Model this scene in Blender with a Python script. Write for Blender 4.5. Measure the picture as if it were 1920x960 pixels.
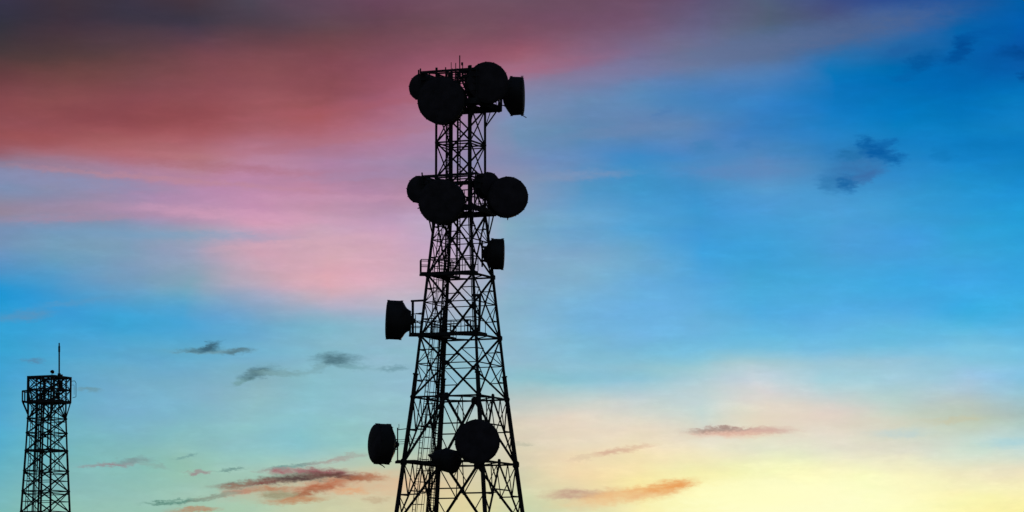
import bpy, math, random
from mathutils import Vector, Matrix, noise
random.seed(7)
for o in list(bpy.data.objects):
    bpy.data.objects.remove(o)
scene = bpy.context.scene
COL = scene.collection
R = math.radians

# ------------------------------------------------------------------ camera
FPX = 6500.0                       # focal length in pixels of the 1920 px wide photograph
PITCH = math.atan(760.0 / FPX)
CAM = Vector((0, 0, 1.6))
cam_d = bpy.data.cameras.new('camera')
cam_d.sensor_width = 36.0
cam_d.lens = FPX / 1920 * 36.0
cam_d.clip_start = 0.5
cam_d.clip_end = 20000
cam = bpy.data.objects.new('camera', cam_d)
COL.objects.link(cam)
cam.location = CAM
cam.rotation_euler = (math.pi / 2 + PITCH, 0, 0)
scene.camera = cam
FW = Vector((0, math.cos(PITCH), math.sin(PITCH)))
UP = Vector((0, -math.sin(PITCH), math.cos(PITCH)))

def P(px, py, Y):
    """world point that stands at depth Y on the line of sight through a photo pixel"""
    d = Vector(((px - 960) / FPX, 0, 0)) + UP * ((480 - py) / FPX) + FW
    return CAM + d * (Y / d.y)

SKY_UNIT = 180 / math.pi * 1.3        # sky coordinates: 1.3 units to the degree
def azel(px, py):
    d = (Vector(((px - 960) / FPX, 0, 0)) + UP * ((480 - py) / FPX) + FW).normalized()
    return SKY_UNIT * math.atan2(d.x, d.y), SKY_UNIT * math.asin(d.z)

# ------------------------------------------------------------------ view / exposure
scene.render.engine = 'CYCLES'
scene.view_settings.view_transform = 'Standard'
scene.view_settings.look = 'None'
scene.view_settings.exposure = 0.0
scene.view_settings.gamma = 1.0

SUN_AZ, SUN_EL = 6.0, 0.6          # degrees: just right of the big tower, on the horizon
NISHITA_STRENGTH = 0.1

# ------------------------------------------------------------------ sky
def s2l(c):
    return c / 12.92 if c <= 0.04045 else ((c + 0.055) / 1.055) ** 2.4
def hexc(h):
    return tuple(s2l(int(h[i:i + 2], 16) / 255) for i in (0, 2, 4)) + (1.0,)

GX = [i * 120 for i in range(17)]
GRID = {
   0: "38344a 3c323c 3a3444 44353f 4a4452 60485a 68465a 704e60 6e5060 6c4e62 6c4e66 5c5472 52607c 3e4c80 2c4a90 1e5096 005ca0",
  60: "36343e 42333e 443845 463a48 56404a 66464e 6a4652 78505e 7e5062 7a566c 745c7a 666688 52647c 4a5c86 3a66a0 0a62a8 005cae",
 120: "523b3d 5c4040 684448 7a4850 804c54 824a54 8a5060 985a6e 9e6478 8a6a86 74749a 68789c 5a78a4 1e74b4 0a68ac 0460a8 0a58a4",
 180: "764448 804a4c 824a50 8c4e54 94545c 8e5058 98586a a86a80 8c84a4 7086ac 5c88b6 4682bc 3a80c0 0c72ba 0470b8 026cb4 0470b8",
 240: "8c4e54 904e54 924e54 9c545a a4606a a8606a ac7088 a484a4 7090b4 6088b0 6084b2 5c84b4 3c80c0 1e80c4 0a7cc2 0878bc 107ec4",
 288: "965a62 a05c62 ac686e b07078 b47c92 ae7c98 a684a4 9888a8 788eb4 5c8cbc 4488c2 4888c2 5088bc 3080c0 1a80c4 1080c4 0c7cc0",
 308: "8a7c96 a07688 b27484 b47c86 b6829e b082a0 a484a4 948aac 7e8eb2 5e8ebe 428ec6 4a8cc2 5a88ba 3c86c0 2886c6 1886ca 1282c6",
 360: "7c8eb0 8a8caa a28aaa b48aaa bc8cac bc88a4 b088a6 b08ca4 8898b4 5294c4 4094ca 4090c8 5498cc 4494cc 3490cc 2492d0 1c90d0",
 400: "94889c 9a8aa4 a48cac bc92b0 c894b4 c496b0 b896b4 b4a0bc 86a0bc 64a0cc 4c9ad0 3e98d0 4a9cd4 4c9cd4 389ad4 2c98d6 209ad4",
 436: "7a90b4 7496b8 7c98b8 98a0b8 c4a0b8 caa4b8 caa4bc b8a8c4 86aac2 6ca4ce 54a2d6 409cd6 42a0d8 4c9ed6 3e9cd8 32a0d8 28a0da",
 420: "8c8ca8 8290b0 8492b2 aa98b4 d09cb4 caa0b8 c0a0bc b4aac4 84a8c0 6aa2ca 52a0d4 409ad2 449ed6 4a9ed4 3c9cd4 329cd6 229ad4",
 480: "6e94bc 6e9cba 7c9cb8 98a0b8 cca4b4 d4a8b6 d0a8ba c0aac0 88aac4 7eaaca 6aa6ce 42a2dc 3ea0d8 4aa0d8 44a0dc 3ca2da 32a0da",
 540: "3096d0 4899cc 6a9cc4 7aa6bc b0a8bc d8aab6 ceb0c0 b8b0c0 86b0c8 7cb0d0 68acda 56a8dc 48a8da 48a8dc 3ea8e0 40aae4 3aa8e2",
 600: "309cd4 3a9cd4 3ea0d4 4aa4d4 74a6c8 90b4ca 9cb4ca 9eb6ca 8ab4cc 74b2da 6cb2de 68b0dc 56aee0 5aaee0 58aee0 44b0e0 4ab0e0",
 655: "38a2d4 4aa4d0 54a6d0 60a8cc 70aecc 84b6ca 8cb8ca 90b8c8 90b8cc 7ebad4 78bad8 76bcdc 78bedc 74bde0 70bee0 74bee0 6cbce2",
 680: "3ca2d2 50a6ce 5ea8cc 68aaca 78b0c8 86b8ca 8eb8ca 90bac8 92bacc 8abed2 8cc0d2 98c6d4 a8c8d0 98c6d8 92c4d8 84c2dc 7cc0de",
 720: "44a2ce 60a8cc 70acc8 7cb0c8 88b4bc 88bcc8 90bccc 90bccc 98c0cc 9ac6d0 9cc6d4 b4ced4 ccd4d8 acd0d8 a8ccd4 a4c4d8 8cc4dc",
 780: "4ea8d0 6cb0c8 78b2cc 80b6c6 8cbcc4 8cc0cc 94c0c8 a0c4c4 d0ccbc e0d4c4 dcd8cc ccd8d0 e4d8c4 dcd4c8 c8d4c8 bcc8b8 a4c0bc",
 840: "56aecc 74b4c0 80b8bc 8cbcb8 90c4c4 8cc4c8 9cc4bc b8c8bc d8d0b8 e8d8bc ecdcb8 ece4c8 e4e4c8 e4e0cc dcdcc8 ccdcd0 bcd8d4",
 880: "62b0c4 7eb6b8 88bcb8 96c0b0 9ec6ba acc8ba bcc8b0 ccc8ac d4ceb2 eed8ae f4e4ae f4ecb4 f8f6c0 f8f6c4 f6f4c4 ece8c4 e6e0c4",
 920: "70b4be 86bab6 90beb6 9ec4b2 a8c8b0 c4ccac d2c8a6 dacca4 d0d2ae eadaac f8eaa6 faf4b2 fcfbc6 fdfcc6 fcfac0 f6f0b8 f4ecb8",
 960: "78b8ba 8cbcb2 96c0b2 a0c6ae aecab0 c8cca8 d4cca4 dcd0a0 c8d4ac dcdab0 f8ecac fcf8b4 fefcc8 fefdc4 fcfcbe f8f4b0 fcf4a8",
}
ROWS = sorted(GRID)
GRID = {k: v.split() for k, v in GRID.items()}

world = bpy.data.worlds.new('World')
scene.world = world
world.use_nodes = True
NT = world.node_tree
NT.nodes.clear()
def nn(t, tree=None, **kw):
    n = (tree or NT).nodes.new(t)
    for k, v in kw.items():
        setattr(n, k, v)
    return n
def math_n(op, a, b=None, c=None, tree=None, clamp=False):
    T = tree or NT
    n = T.nodes.new('ShaderNodeMath'); n.operation = op; n.use_clamp = clamp
    for i, v in enumerate((a, b, c)):
        if v is None: continue
        if hasattr(v, 'is_output'): T.links.new(v, n.inputs[i])
        else: n.inputs[i].default_value = v
    return n.outputs[0]
def mixc(fac, a, b, tree=None):
    T = tree or NT
    n = T.nodes.new('ShaderNodeMix'); n.data_type = 'RGBA'
    for s, v in ((n.inputs[0], fac), (n.inputs[6], a), (n.inputs[7], b)):
        if hasattr(v, 'is_output'): T.links.new(v, s)
        else: s.default_value = v
    return n.outputs[2]
L = NT.links.new

tc = nn('ShaderNodeTexCoord')
sep = nn('ShaderNodeSeparateXYZ'); L(tc.outputs['Generated'], sep.inputs[0])
AZ = math_n('MULTIPLY', math_n('ARCTAN2', sep.outputs[0], sep.outputs[1]), SKY_UNIT)
EL = math_n('MULTIPLY', math_n('ARCSINE', sep.outputs[2]), SKY_UNIT)
cmb = nn('ShaderNodeCombineXYZ'); L(AZ, cmb.inputs[0]); L(EL, cmb.inputs[1])

def streak(scale, sx, sy, rot, detail, seed, rough=0.55):
    m = nn('ShaderNodeMapping'); L(cmb.outputs[0], m.inputs[0])
    m.inputs['Location'].default_value = (seed, seed * 1.7, 0)
    m.inputs['Rotation'].default_value = (0, 0, rot)
    m.inputs['Scale'].default_value = (sx, sy, 1)
    n = nn('ShaderNodeTexNoise', noise_dimensions='2D'); L(m.outputs[0], n.inputs['Vector'])
    n.inputs['Scale'].default_value = scale
    n.inputs['Detail'].default_value = detail
    n.inputs['Roughness'].default_value = rough
    return n
# slow drift of the cloud sheets: the colour field is looked up a little up or down, left or right
w1 = streak(0.55, 0.45, 1.6, R(-8), 5, 3.1)
w2 = streak(0.35, 0.8, 1.2, R(-8), 4, 11.3)
s_w1 = nn('ShaderNodeSeparateColor'); L(w1.outputs['Color'], s_w1.inputs[0])
s_w2 = nn('ShaderNodeSeparateColor'); L(w2.outputs['Color'], s_w2.inputs[0])
ELW = math_n('ADD', EL, math_n('MULTIPLY', math_n('SUBTRACT', s_w1.outputs[0], 0.5), 0.44))
AZW = math_n('ADD', AZ, math_n('MULTIPLY', math_n('SUBTRACT', s_w2.outputs[1], 0.5), 1.5))

E_LO, E_HI = azel(960, 980)[1], azel(960, -20)[1]
tE = nn('ShaderNodeMapRange'); L(ELW, tE.inputs[0])
tE.inputs['From Min'].default_value = E_LO; tE.inputs['From Max'].default_value = E_HI
for ci, gx in enumerate(GX):
    r = nn('ShaderNodeValToRGB'); cr = r.color_ramp; cr.interpolation = 'CARDINAL'
    stops = sorted(((azel(960, y)[1] - E_LO) / (E_HI - E_LO), GRID[y][ci]) for y in ROWS)
    while len(cr.elements) < len(stops): cr.elements.new(0.5)
    for e, (p, h) in zip(cr.elements, stops):
        e.position = p
    for e, (p, h) in zip(cr.elements, stops):
        e.color = hexc(h)
    if ci == 0:
        L(tE.outputs[0], r.inputs[0]); cur = r.outputs[0]; continue
    # the tiny term keeps the shader's columns in order, so that they are worked through one at a time
    L(math_n('MULTIPLY_ADD', cur, 1e-7, tE.outputs[0]), r.inputs[0])
    a0, a1 = azel(GX[ci - 1], 480)[0], azel(GX[ci], 480)[0]
    m = nn('ShaderNodeMapRange', interpolation_type='LINEAR'); L(AZW, m.inputs[0])
    m.inputs['From Min'].default_value = a0; m.inputs['From Max'].default_value = a1
    cur = mixc(m.outputs[0], cur, r.outputs[0])

# fine fibres of high cloud: a few percent brighter and darker along the drift
f1 = streak(1.3, 0.22, 1.5, R(-7), 8, 23.0, 0.62)
f2 = streak(2.2, 0.5, 1.3, R(9), 6, 41.0, 0.6)
fib = math_n('ADD', math_n('MULTIPLY', math_n('SUBTRACT', f1.outputs[0], 0.5), 0.12),
             math_n('MULTIPLY', math_n('SUBTRACT', f2.outputs[0], 0.5), 0.10))
hv = nn('ShaderNodeVectorMath', operation='SCALE'); L(cur, hv.inputs[0]); L(math_n('ADD', fib, 1.0), hv.inputs['Scale'])
cur = hv.outputs[0]
f4 = streak(1.5, 0.55, 2.1, R(-14), 9, 131.0, 0.68)
f5 = streak(5.0, 0.8, 1.6, R(-10), 6, 151.0, 0.6)
wis = nn('ShaderNodeMapRange', interpolation_type='SMOOTHSTEP'); L(f4.outputs[0], wis.inputs[0])
wis.inputs['From Min'].default_value = .46; wis.inputs['From Max'].default_value = .74
wis.inputs['To Min'].default_value = 0; wis.inputs['To Max'].default_value = .055
fine = math_n('MULTIPLY', math_n('SUBTRACT', f5.outputs[0], 0.5), 0.05)
hw = nn('ShaderNodeVectorMath', operation='SCALE'); L(cur, hw.inputs[0]); L(math_n('ADD', math_n('ADD', wis.outputs[0], .995), fine), hw.inputs['Scale'])
cur = hw.outputs[0]
# faint colour drift (mauve against teal) like the thin ice cloud in the photograph
f3 = streak(0.9, 0.5, 1.4, R(-5), 5, 61.0, 0.6)
tint = nn('ShaderNodeVectorMath', operation='SCALE')
sv = nn('ShaderNodeVectorMath', operation='SUBTRACT'); L(f3.outputs['Color'], sv.inputs[0]); sv.inputs[1].default_value = (.5, .5, .5)
L(sv.outputs[0], tint.inputs[0]); tint.inputs['Scale'].default_value = 0.13
one = nn('ShaderNodeVectorMath', operation='ADD'); L(tint.outputs[0], one.inputs[0]); one.inputs[1].default_value = (1, 1, 1)
mu = nn('ShaderNodeVectorMath', operation='MULTIPLY'); L(cur, mu.inputs[0]); L(one.outputs[0], mu.inputs[1])
cur = mu.outputs[0]

# ---- small low clouds, each a ragged patch in the direction of the sky where it floats
wa = streak(1.2, 1.0, 2.4, R(-6), 6, 77.0, 0.62)
wb = streak(3.4, 0.55, 2.2, R(-6), 7, 97.0, 0.65)
def cvec(n, k):
    a = nn('ShaderNodeVectorMath', operation='SUBTRACT'); L(n.outputs['Color'], a.inputs[0]); a.inputs[1].default_value = (.5, .5, .5)
    b = nn('ShaderNodeVectorMath', operation='MULTIPLY'); L(a.outputs[0], b.inputs[0]); b.inputs[1].default_value = k
    return b.outputs[0]
ad1 = nn('ShaderNodeVectorMath', operation='ADD'); L(cmb.outputs[0], ad1.inputs[0]); L(cvec(wa, (0.5, 0.15, 0)), ad1.inputs[1])
ad2 = nn('ShaderNodeVectorMath', operation='ADD'); L(ad1.outputs[0], ad2.inputs[0]); L(cvec(wb, (0.42, 0.15, 0)), ad2.inputs[1])
wc_ = streak(9.0, 0.75, 1.5, R(-8), 5, 201.0, 0.6)
ad3 = nn('ShaderNodeVectorMath', operation='ADD'); L(ad2.outputs[0], ad3.inputs[0]); L(cvec(wc_, (0.26, 0.12, 0)), ad3.inputs[1])
WC = ad3.outputs[0]
GRAIN = math_n('MULTIPLY_ADD', streak(4.2, 0.6, 1.9, R(-9), 7, 231.0, 0.66).outputs[0], 1.5, 0.22)

g = bpy.data.node_groups.new('cloud_patch', 'ShaderNodeTree')
for nm, ty in (('Coord', 'NodeSocketVector'), ('Location', 'NodeSocketVector'), ('Rotation', 'NodeSocketVector'),
               ('Scale', 'NodeSocketVector'), ('Density', 'NodeSocketFloat'), ('Grain', 'NodeSocketFloat'), ('Soft', 'NodeSocketFloat'),
               ('Colour', 'NodeSocketColor'), ('Behind', 'NodeSocketColor')):
    g.interface.new_socket(nm, in_out='INPUT', socket_type=ty)
g.interface.new_socket('Result', in_out='OUTPUT', socket_type='NodeSocketColor')
gi = g.nodes.new('NodeGroupInput'); go = g.nodes.new('NodeGroupOutput')
mp = g.nodes.new('ShaderNodeMapping'); mp.vector_type = 'TEXTURE'
for s in ('Location', 'Rotation', 'Scale'):
    g.links.new(gi.outputs[s], mp.inputs[s])
g.links.new(gi.outputs['Coord'], mp.inputs['Vector'])
ln = g.nodes.new('ShaderNodeVectorMath'); ln.operation = 'LENGTH'; g.links.new(mp.outputs[0], ln.inputs[0])
mr = g.nodes.new('ShaderNodeMapRange'); mr.interpolation_type = 'SMOOTHSTEP'
g.links.new(ln.outputs['Value'], mr.inputs[0])
mr.inputs['From Min'].default_value = 1.35
g.links.new(gi.outputs['Soft'], mr.inputs['From Max'])
mr.inputs['To Min'].default_value = 0; mr.inputs['To Max'].default_value = 1
fa = math_n('MULTIPLY', math_n('MULTIPLY', mr.outputs[0], gi.outputs['Density'], tree=g), gi.outputs['Grain'], tree=g, clamp=True)
g.links.new(mixc(fa, gi.outputs['Behind'], gi.outputs['Colour'], tree=g), go.inputs[0])

WISPS = [
 (1480, 945, 300, 52, 0, 'fffecd', .8), (1400, 930, 160, 26, 0, 'fffec4', .6), (110, 338, 210, 17, -4, '8a90b4', .65), (330, 306, 330, 12, -4, 'a8666e', .35),
 (1560, 62, 250, 34, 9, '506690', .75), (1380, 95, 200, 26, 8, '647498', .5), (1150, 140, 160, 20, 8, '7e7ca0', .4),
 (440, 402, 240, 12, -3, 'd8a2bc', .4), (150, 408, 160, 8, 3, 'a88aa2', .5), (300, 335, 320, 7, -4, 'c08a94', .4), (600, 268, 240, 10, 8, 'b0707e', .4),
 (900, 150, 260, 16, 10, 'a86078', .35), (620, 205, 240, 10, 7, 'a85c68', .35), (330, 440, 220, 10, -1, '74a0c0', .4), (690, 330, 150, 9, 3, 'a48cb0', .4),
 (560, 455, 180, 9, 5, 'd8acba', .4), (640, 372, 190, 8, 2, 'c898b4', .4), (1080, 330, 110, 10, 3, '8a96b4', .4), (1130, 250, 150, 12, 6, '6e88b0', .4),  # px, py, half length, half height, tilt (deg, + rises to the right), colour, density
 (45, 592, 60, 13, 7, '5c92ba', .6), (140, 566, 75, 7, 8, '6096bc', .35),
 (1380, 322, 130, 15, 0, '6086ba', .5), (1320, 275, 34, 13, 10, '3a80b6', .5), (1400, 270, 16, 14, 40, '3a7cb8', .4),
 (1240, 212, 24, 9, 20, '4a7ab2', .4), (1200, 300, 70, 14, 0, '3a8ac6', .5),
 (1602, 318, 66, 30, 18, '3676b0', .85), (1595, 288, 40, 13, 8, '2270aa', .85), (1618, 330, 44, 15, 20, '3a6ea8', .7),
 (1642, 283, 38, 18, -22, '0a5ea4', .95), (1674, 297, 30, 11, -5, '0e64a8', .95), (1622, 268, 16, 14, 60, '0c62a6', .9), (1660, 268, 22, 7, 10, '0e66ac', .8),
 (1588, 346, 19, 17, 70, '1c68a6', .9), (1557, 345, 20, 26, 60, '307ab2', .65),
 (1905, 98, 34, 17, -10, '034a92', .85), (1925, 142, 18, 12, 0, '034e96', .8), (1875, 120, 40, 26, 10, '0458a2', .5),
 (1808, 84, 34, 18, 50, '024c94', .85), (1788, 108, 28, 12, 20, '025098', .75), (1730, 114, 38, 18, 25, '04559a', .8), (1690, 95, 40, 12, 10, '1c5ea0', .5), (1850, 60, 50, 12, 10, '0454a0', .4),
 (1700, 145, 26, 10, 5, '0660a8', .5), (1765, 288, 16, 18, 90, '0e76b8', .5), (1850, 272, 70, 12, 0, '0a74b8', .5),
 (60, 677, 20, 6, -4, '5686a8', .75), (162, 731, 26, 4.5, -3, '6a98a8', .7),
 (400, 659, 76, 5.5, 1, '6c98a8', .9), (378, 655, 40, 6.5, 5, '507e90', .9), (389, 650, 26, 8, 20, '3c6478', .95), (446, 658, 26, 7.5, 10, '587f8e', .95),
 (455, 713, 34, 6, 22, '6f9a9c', .7), (484, 699, 36, 10.5, 14, '4c707c', .95), (530, 698, 64, 6, 0, '78a0a6', .75),
 (600, 688, 24, 10, 25, '77a0a8', .55), (632, 675, 46, 13, 0, '547a86', .95), (672, 689, 44, 5, -6, '74a2ac', .6), (740, 690, 26, 5.5, 2, '6a94a0', .75),
 (208, 872, 56, 4.2, 4, '96888e', .85), (250, 863, 30, 6, 6, '7c9294', .75), (290, 872, 28, 6, -16, '8aa6a0', .5),
 (350, 855, 24, 3, 12, '6c9898', .6), (372, 885, 24, 3.6, 2, '9c8488', .75), (430, 880, 34, 3.6, 3, '6c928c', .75), (437, 906, 16, 3, 12, '7c8c7c', .6),
 (555, 873, 60, 4.2, 9, '63908e', .75), (640, 860, 55, 6, 9, 'a39a94', .65), (610, 866, 60, 5, 6, 'b0a69c', .4),
 (720, 905, 130, 26, 0, 'dcb490', .6), (560, 916, 130, 22, 6, 'd0ac8c', .6),
 (545, 884, 56, 7, 0, 'a05c66', .85), (620, 886, 66, 9, -4, '90545a', .85),
 (485, 905, 84, 8, 6, '80544c', .9), (560, 896, 72, 9, 2, '5c4a46', .95), (632, 893, 64, 7.5, -3, '664640', .95), (684, 895, 44, 8, 0, 'b07050', .7),
 (505, 918, 60, 7, 4, 'b47c5c', .75), (610, 910, 60, 10, 10, 'b86c4c', .85), (580, 923, 48, 9, 14, 'a46446', .8), (560, 938, 66, 7, 4, 'bc8058', .7),
 (525, 928, 36, 8, 0, '7e7c5c', .6), (445, 922, 34, 8, 6, 'c0806a', .65), (440, 911, 34, 5, 14, '94705c', .7),
 (660, 920, 40, 8, 0, 'e2a070', .6),
 (325, 941, 62, 4.2, 4, '5c8a7c', .9), (398, 932, 62, 4.5, 11, '869080', .7), (365, 955, 50, 6, 2, 'b4805f', .85),
 (705, 938, 28, 6, 0, 'b89c7c', .5), (770, 912, 44, 16, 0, 'e0be98', .5),
 (1378, 808, 96, 8.5, 1, 'cc9a90', .8), (1352, 806, 62, 5, 2, '98857c', .85), (1430, 807, 66, 8.5, 0, 'd0aca0', .75), (1370, 815, 90, 9, 0, 'e8c0a8', .5),
 (1162, 845, 58, 7, 8, 'd4ac94', .7), (1090, 858, 30, 5, 15, 'd8c0a4', .5),
 (1085, 928, 70, 12, 2, 'c4a08a', .8), (1180, 926, 96, 14, 6, 'ecb67c', .8), (1246, 913, 70, 13, 9, 'eaa460', .85), (1285, 909, 26, 8, 4, 'e89c58', .8), (1160, 936, 130, 12, 6, 'ecc490', .5),
 (975, 834, 18, 3.5, 0, 'b4b4a0', .5), (1640, 792, 110, 14, 0, 'd6cebc', .4), (1790, 787, 60, 7, 2, 'c8c4a4', .55), (1500, 780, 120, 24, 0, 'e4d2c6', .4),
 (1690, 812, 60, 10, 0, 'b8d0d4', .5), (1900, 830, 60, 12, 0, 'a4cfd8', .5),
]
for (px, py, hl, hh, tilt, colr, den) in WISPS:
    a, e = azel(px, py)
    kx = ky = SKY_UNIT / FPX
    n = nn('ShaderNodeGroup'); n.node_tree = g
    ch = nn('ShaderNodeVectorMath', operation='MULTIPLY_ADD'); L(cur, ch.inputs[0]); ch.inputs[1].default_value = (1e-7,) * 3; L(WC, ch.inputs[2])
    L(ch.outputs[0], n.inputs['Coord']); L(GRAIN, n.inputs['Grain'])
    n.inputs['Location'].default_value = (a, e, 0)
    n.inputs['Rotation'].default_value = (0, 0, R(tilt))
    n.inputs['Scale'].default_value = (hl * kx, hh * ky, 1)
    n.inputs['Density'].default_value = den
    n.inputs['Soft'].default_value = 0.22
    n.inputs['Colour'].default_value = hexc(colr)
    L(cur, n.inputs['Behind'])
    cur = n.outputs[0]

# ---- the rest of the dome: dusk sky that is dim away from the afterglow
sky = nn('ShaderNodeTexSky', sky_type='NISHITA')
sky.sun_disc = False
sky.sun_elevation = R(SUN_EL)
sky.sun_rotation = R(SUN_AZ)
sky.air_density = 1.0; sky.dust_density = 1.5; sky.ozone_density = 2.0
ns = nn('ShaderNodeVectorMath', operation='SCALE'); L(sky.outputs[0], ns.inputs[0]); ns.inputs['Scale'].default_value = NISHITA_STRENGTH
absaz = math_n('ABSOLUTE', AZ)
ma = nn('ShaderNodeMapRange', interpolation_type='SMOOTHSTEP'); L(absaz, ma.inputs[0])
ma.inputs['From Min'].default_value = 14; ma.inputs['From Max'].default_value = 50; ma.inputs['To Min'].default_value = 1; ma.inputs['To Max'].default_value = 0
me = nn('ShaderNodeMapRange', interpolation_type='SMOOTHSTEP'); L(EL, me.inputs[0])
me.inputs['From Min'].default_value = 15.5; me.inputs['From Max'].default_value = 38; me.inputs['To Min'].default_value = 1; me.inputs['To Max'].default_value = 0
front = math_n('MULTIPLY', ma.outputs[0], me.outputs[0])
final = mixc(front, ns.outputs[0], cur)
bg = nn('ShaderNodeBackground'); L(final, bg.inputs[0]); bg.inputs[1].default_value = 1.0
out = nn('ShaderNodeOutputWorld'); L(bg.outputs[0], out.inputs[0])
world.cycles.sampling_method = 'MANUAL'
world.cycles.sample_map_resolution = 512

# ------------------------------------------------------------------ sun, almost set
sd = bpy.data.lights.new('sun', 'SUN')
sd.energy = 0.25; sd.angle = R(0.6); sd.color = (1.0, 0.62, 0.32)
sun = bpy.data.objects.new('sun', sd); COL.objects.link(sun)
sv_ = Vector((math.sin(R(SUN_AZ)) * math.cos(R(SUN_EL)), math.cos(R(SUN_AZ)) * math.cos(R(SUN_EL)), math.sin(R(SUN_EL))))
sun.rotation_euler = sv_.to_track_quat('Z', 'Y').to_euler()
sun.location = (30, 400, 60)

# ------------------------------------------------------------------ materials
def mat(name, base, rough=0.6, metal=0.0, var=0.35, scale=3.0, bump=0.15, spec=0.3, streaky=False):
    m = bpy.data.materials.new(name); m.use_nodes = True
    t = m.node_tree; b = t.nodes['Principled BSDF']
    b.inputs['Metallic'].default_value = metal
    b.inputs['Specular IOR Level'].default_value = spec
    tc = t.nodes.new('ShaderNodeTexCoord'); mp = t.nodes.new('ShaderNodeMapping')
    t.links.new(tc.outputs['Object'], mp.inputs[0])
    mp.inputs['Scale'].default_value = (1, 1, 0.25) if streaky else (1, 1, 1)
    n = t.nodes.new('ShaderNodeTexNoise'); n.inputs['Scale'].default_value = scale; n.inputs['Detail'].default_value = 8
    t.links.new(mp.outputs[0], n.inputs['Vector'])
    r = t.nodes.new('ShaderNodeValToRGB')
    r.color_ramp.elements[0].position = 0.3; r.color_ramp.elements[1].position = 0.7
    r.color_ramp.elements[0].color = tuple(c * (1 - var) for c in base) + (1,)
    r.color_ramp.elements[1].color = tuple(min(1, c * (1 + var)) for c in base) + (1,)
    t.links.new(n.outputs[0], r.inputs[0]); t.links.new(r.outputs[0], b.inputs['Base Color'])
    mr = t.nodes.new('ShaderNodeMapRange'); t.links.new(n.outputs[0], mr.inputs[0])
    mr.inputs['To Min'].default_value = rough - .12; mr.inputs['To Max'].default_value = min(1, rough + .15)
    t.links.new(mr.outputs[0], b.inputs['Roughness'])
    bp = t.nodes.new('ShaderNodeBump'); bp.inputs['Strength'].default_value = bump; bp.inputs['Distance'].default_value = 0.02
    t.links.new(n.outputs[0], bp.inputs['Height']); t.links.new(bp.outputs[0], b.inputs['Normal'])
    return m
M_STEEL = mat('dark_weathered_steel', (0.075, 0.072, 0.078), 0.65, streaky=True)
M_STEEL2 = mat('dark_weathered_steel_far', (0.09, 0.092, 0.10), 0.65, streaky=True)
M_DISH = mat('dark_antenna_shell', (0.085, 0.075, 0.08), 0.6, scale=1.2)
M_RADOME = mat('dark_radome_fabric', (0.11, 0.085, 0.10), 0.75, scale=2.0)
M_CABLE = mat('black_cable_jacket', (0.02, 0.02, 0.02), 0.6)
M_CONC = mat('foundation_concrete', (0.28, 0.27, 0.25), 0.9, scale=6)
M_LAMP = mat('beacon_glass', (0.10, 0.012, 0.01), 0.3)

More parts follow.
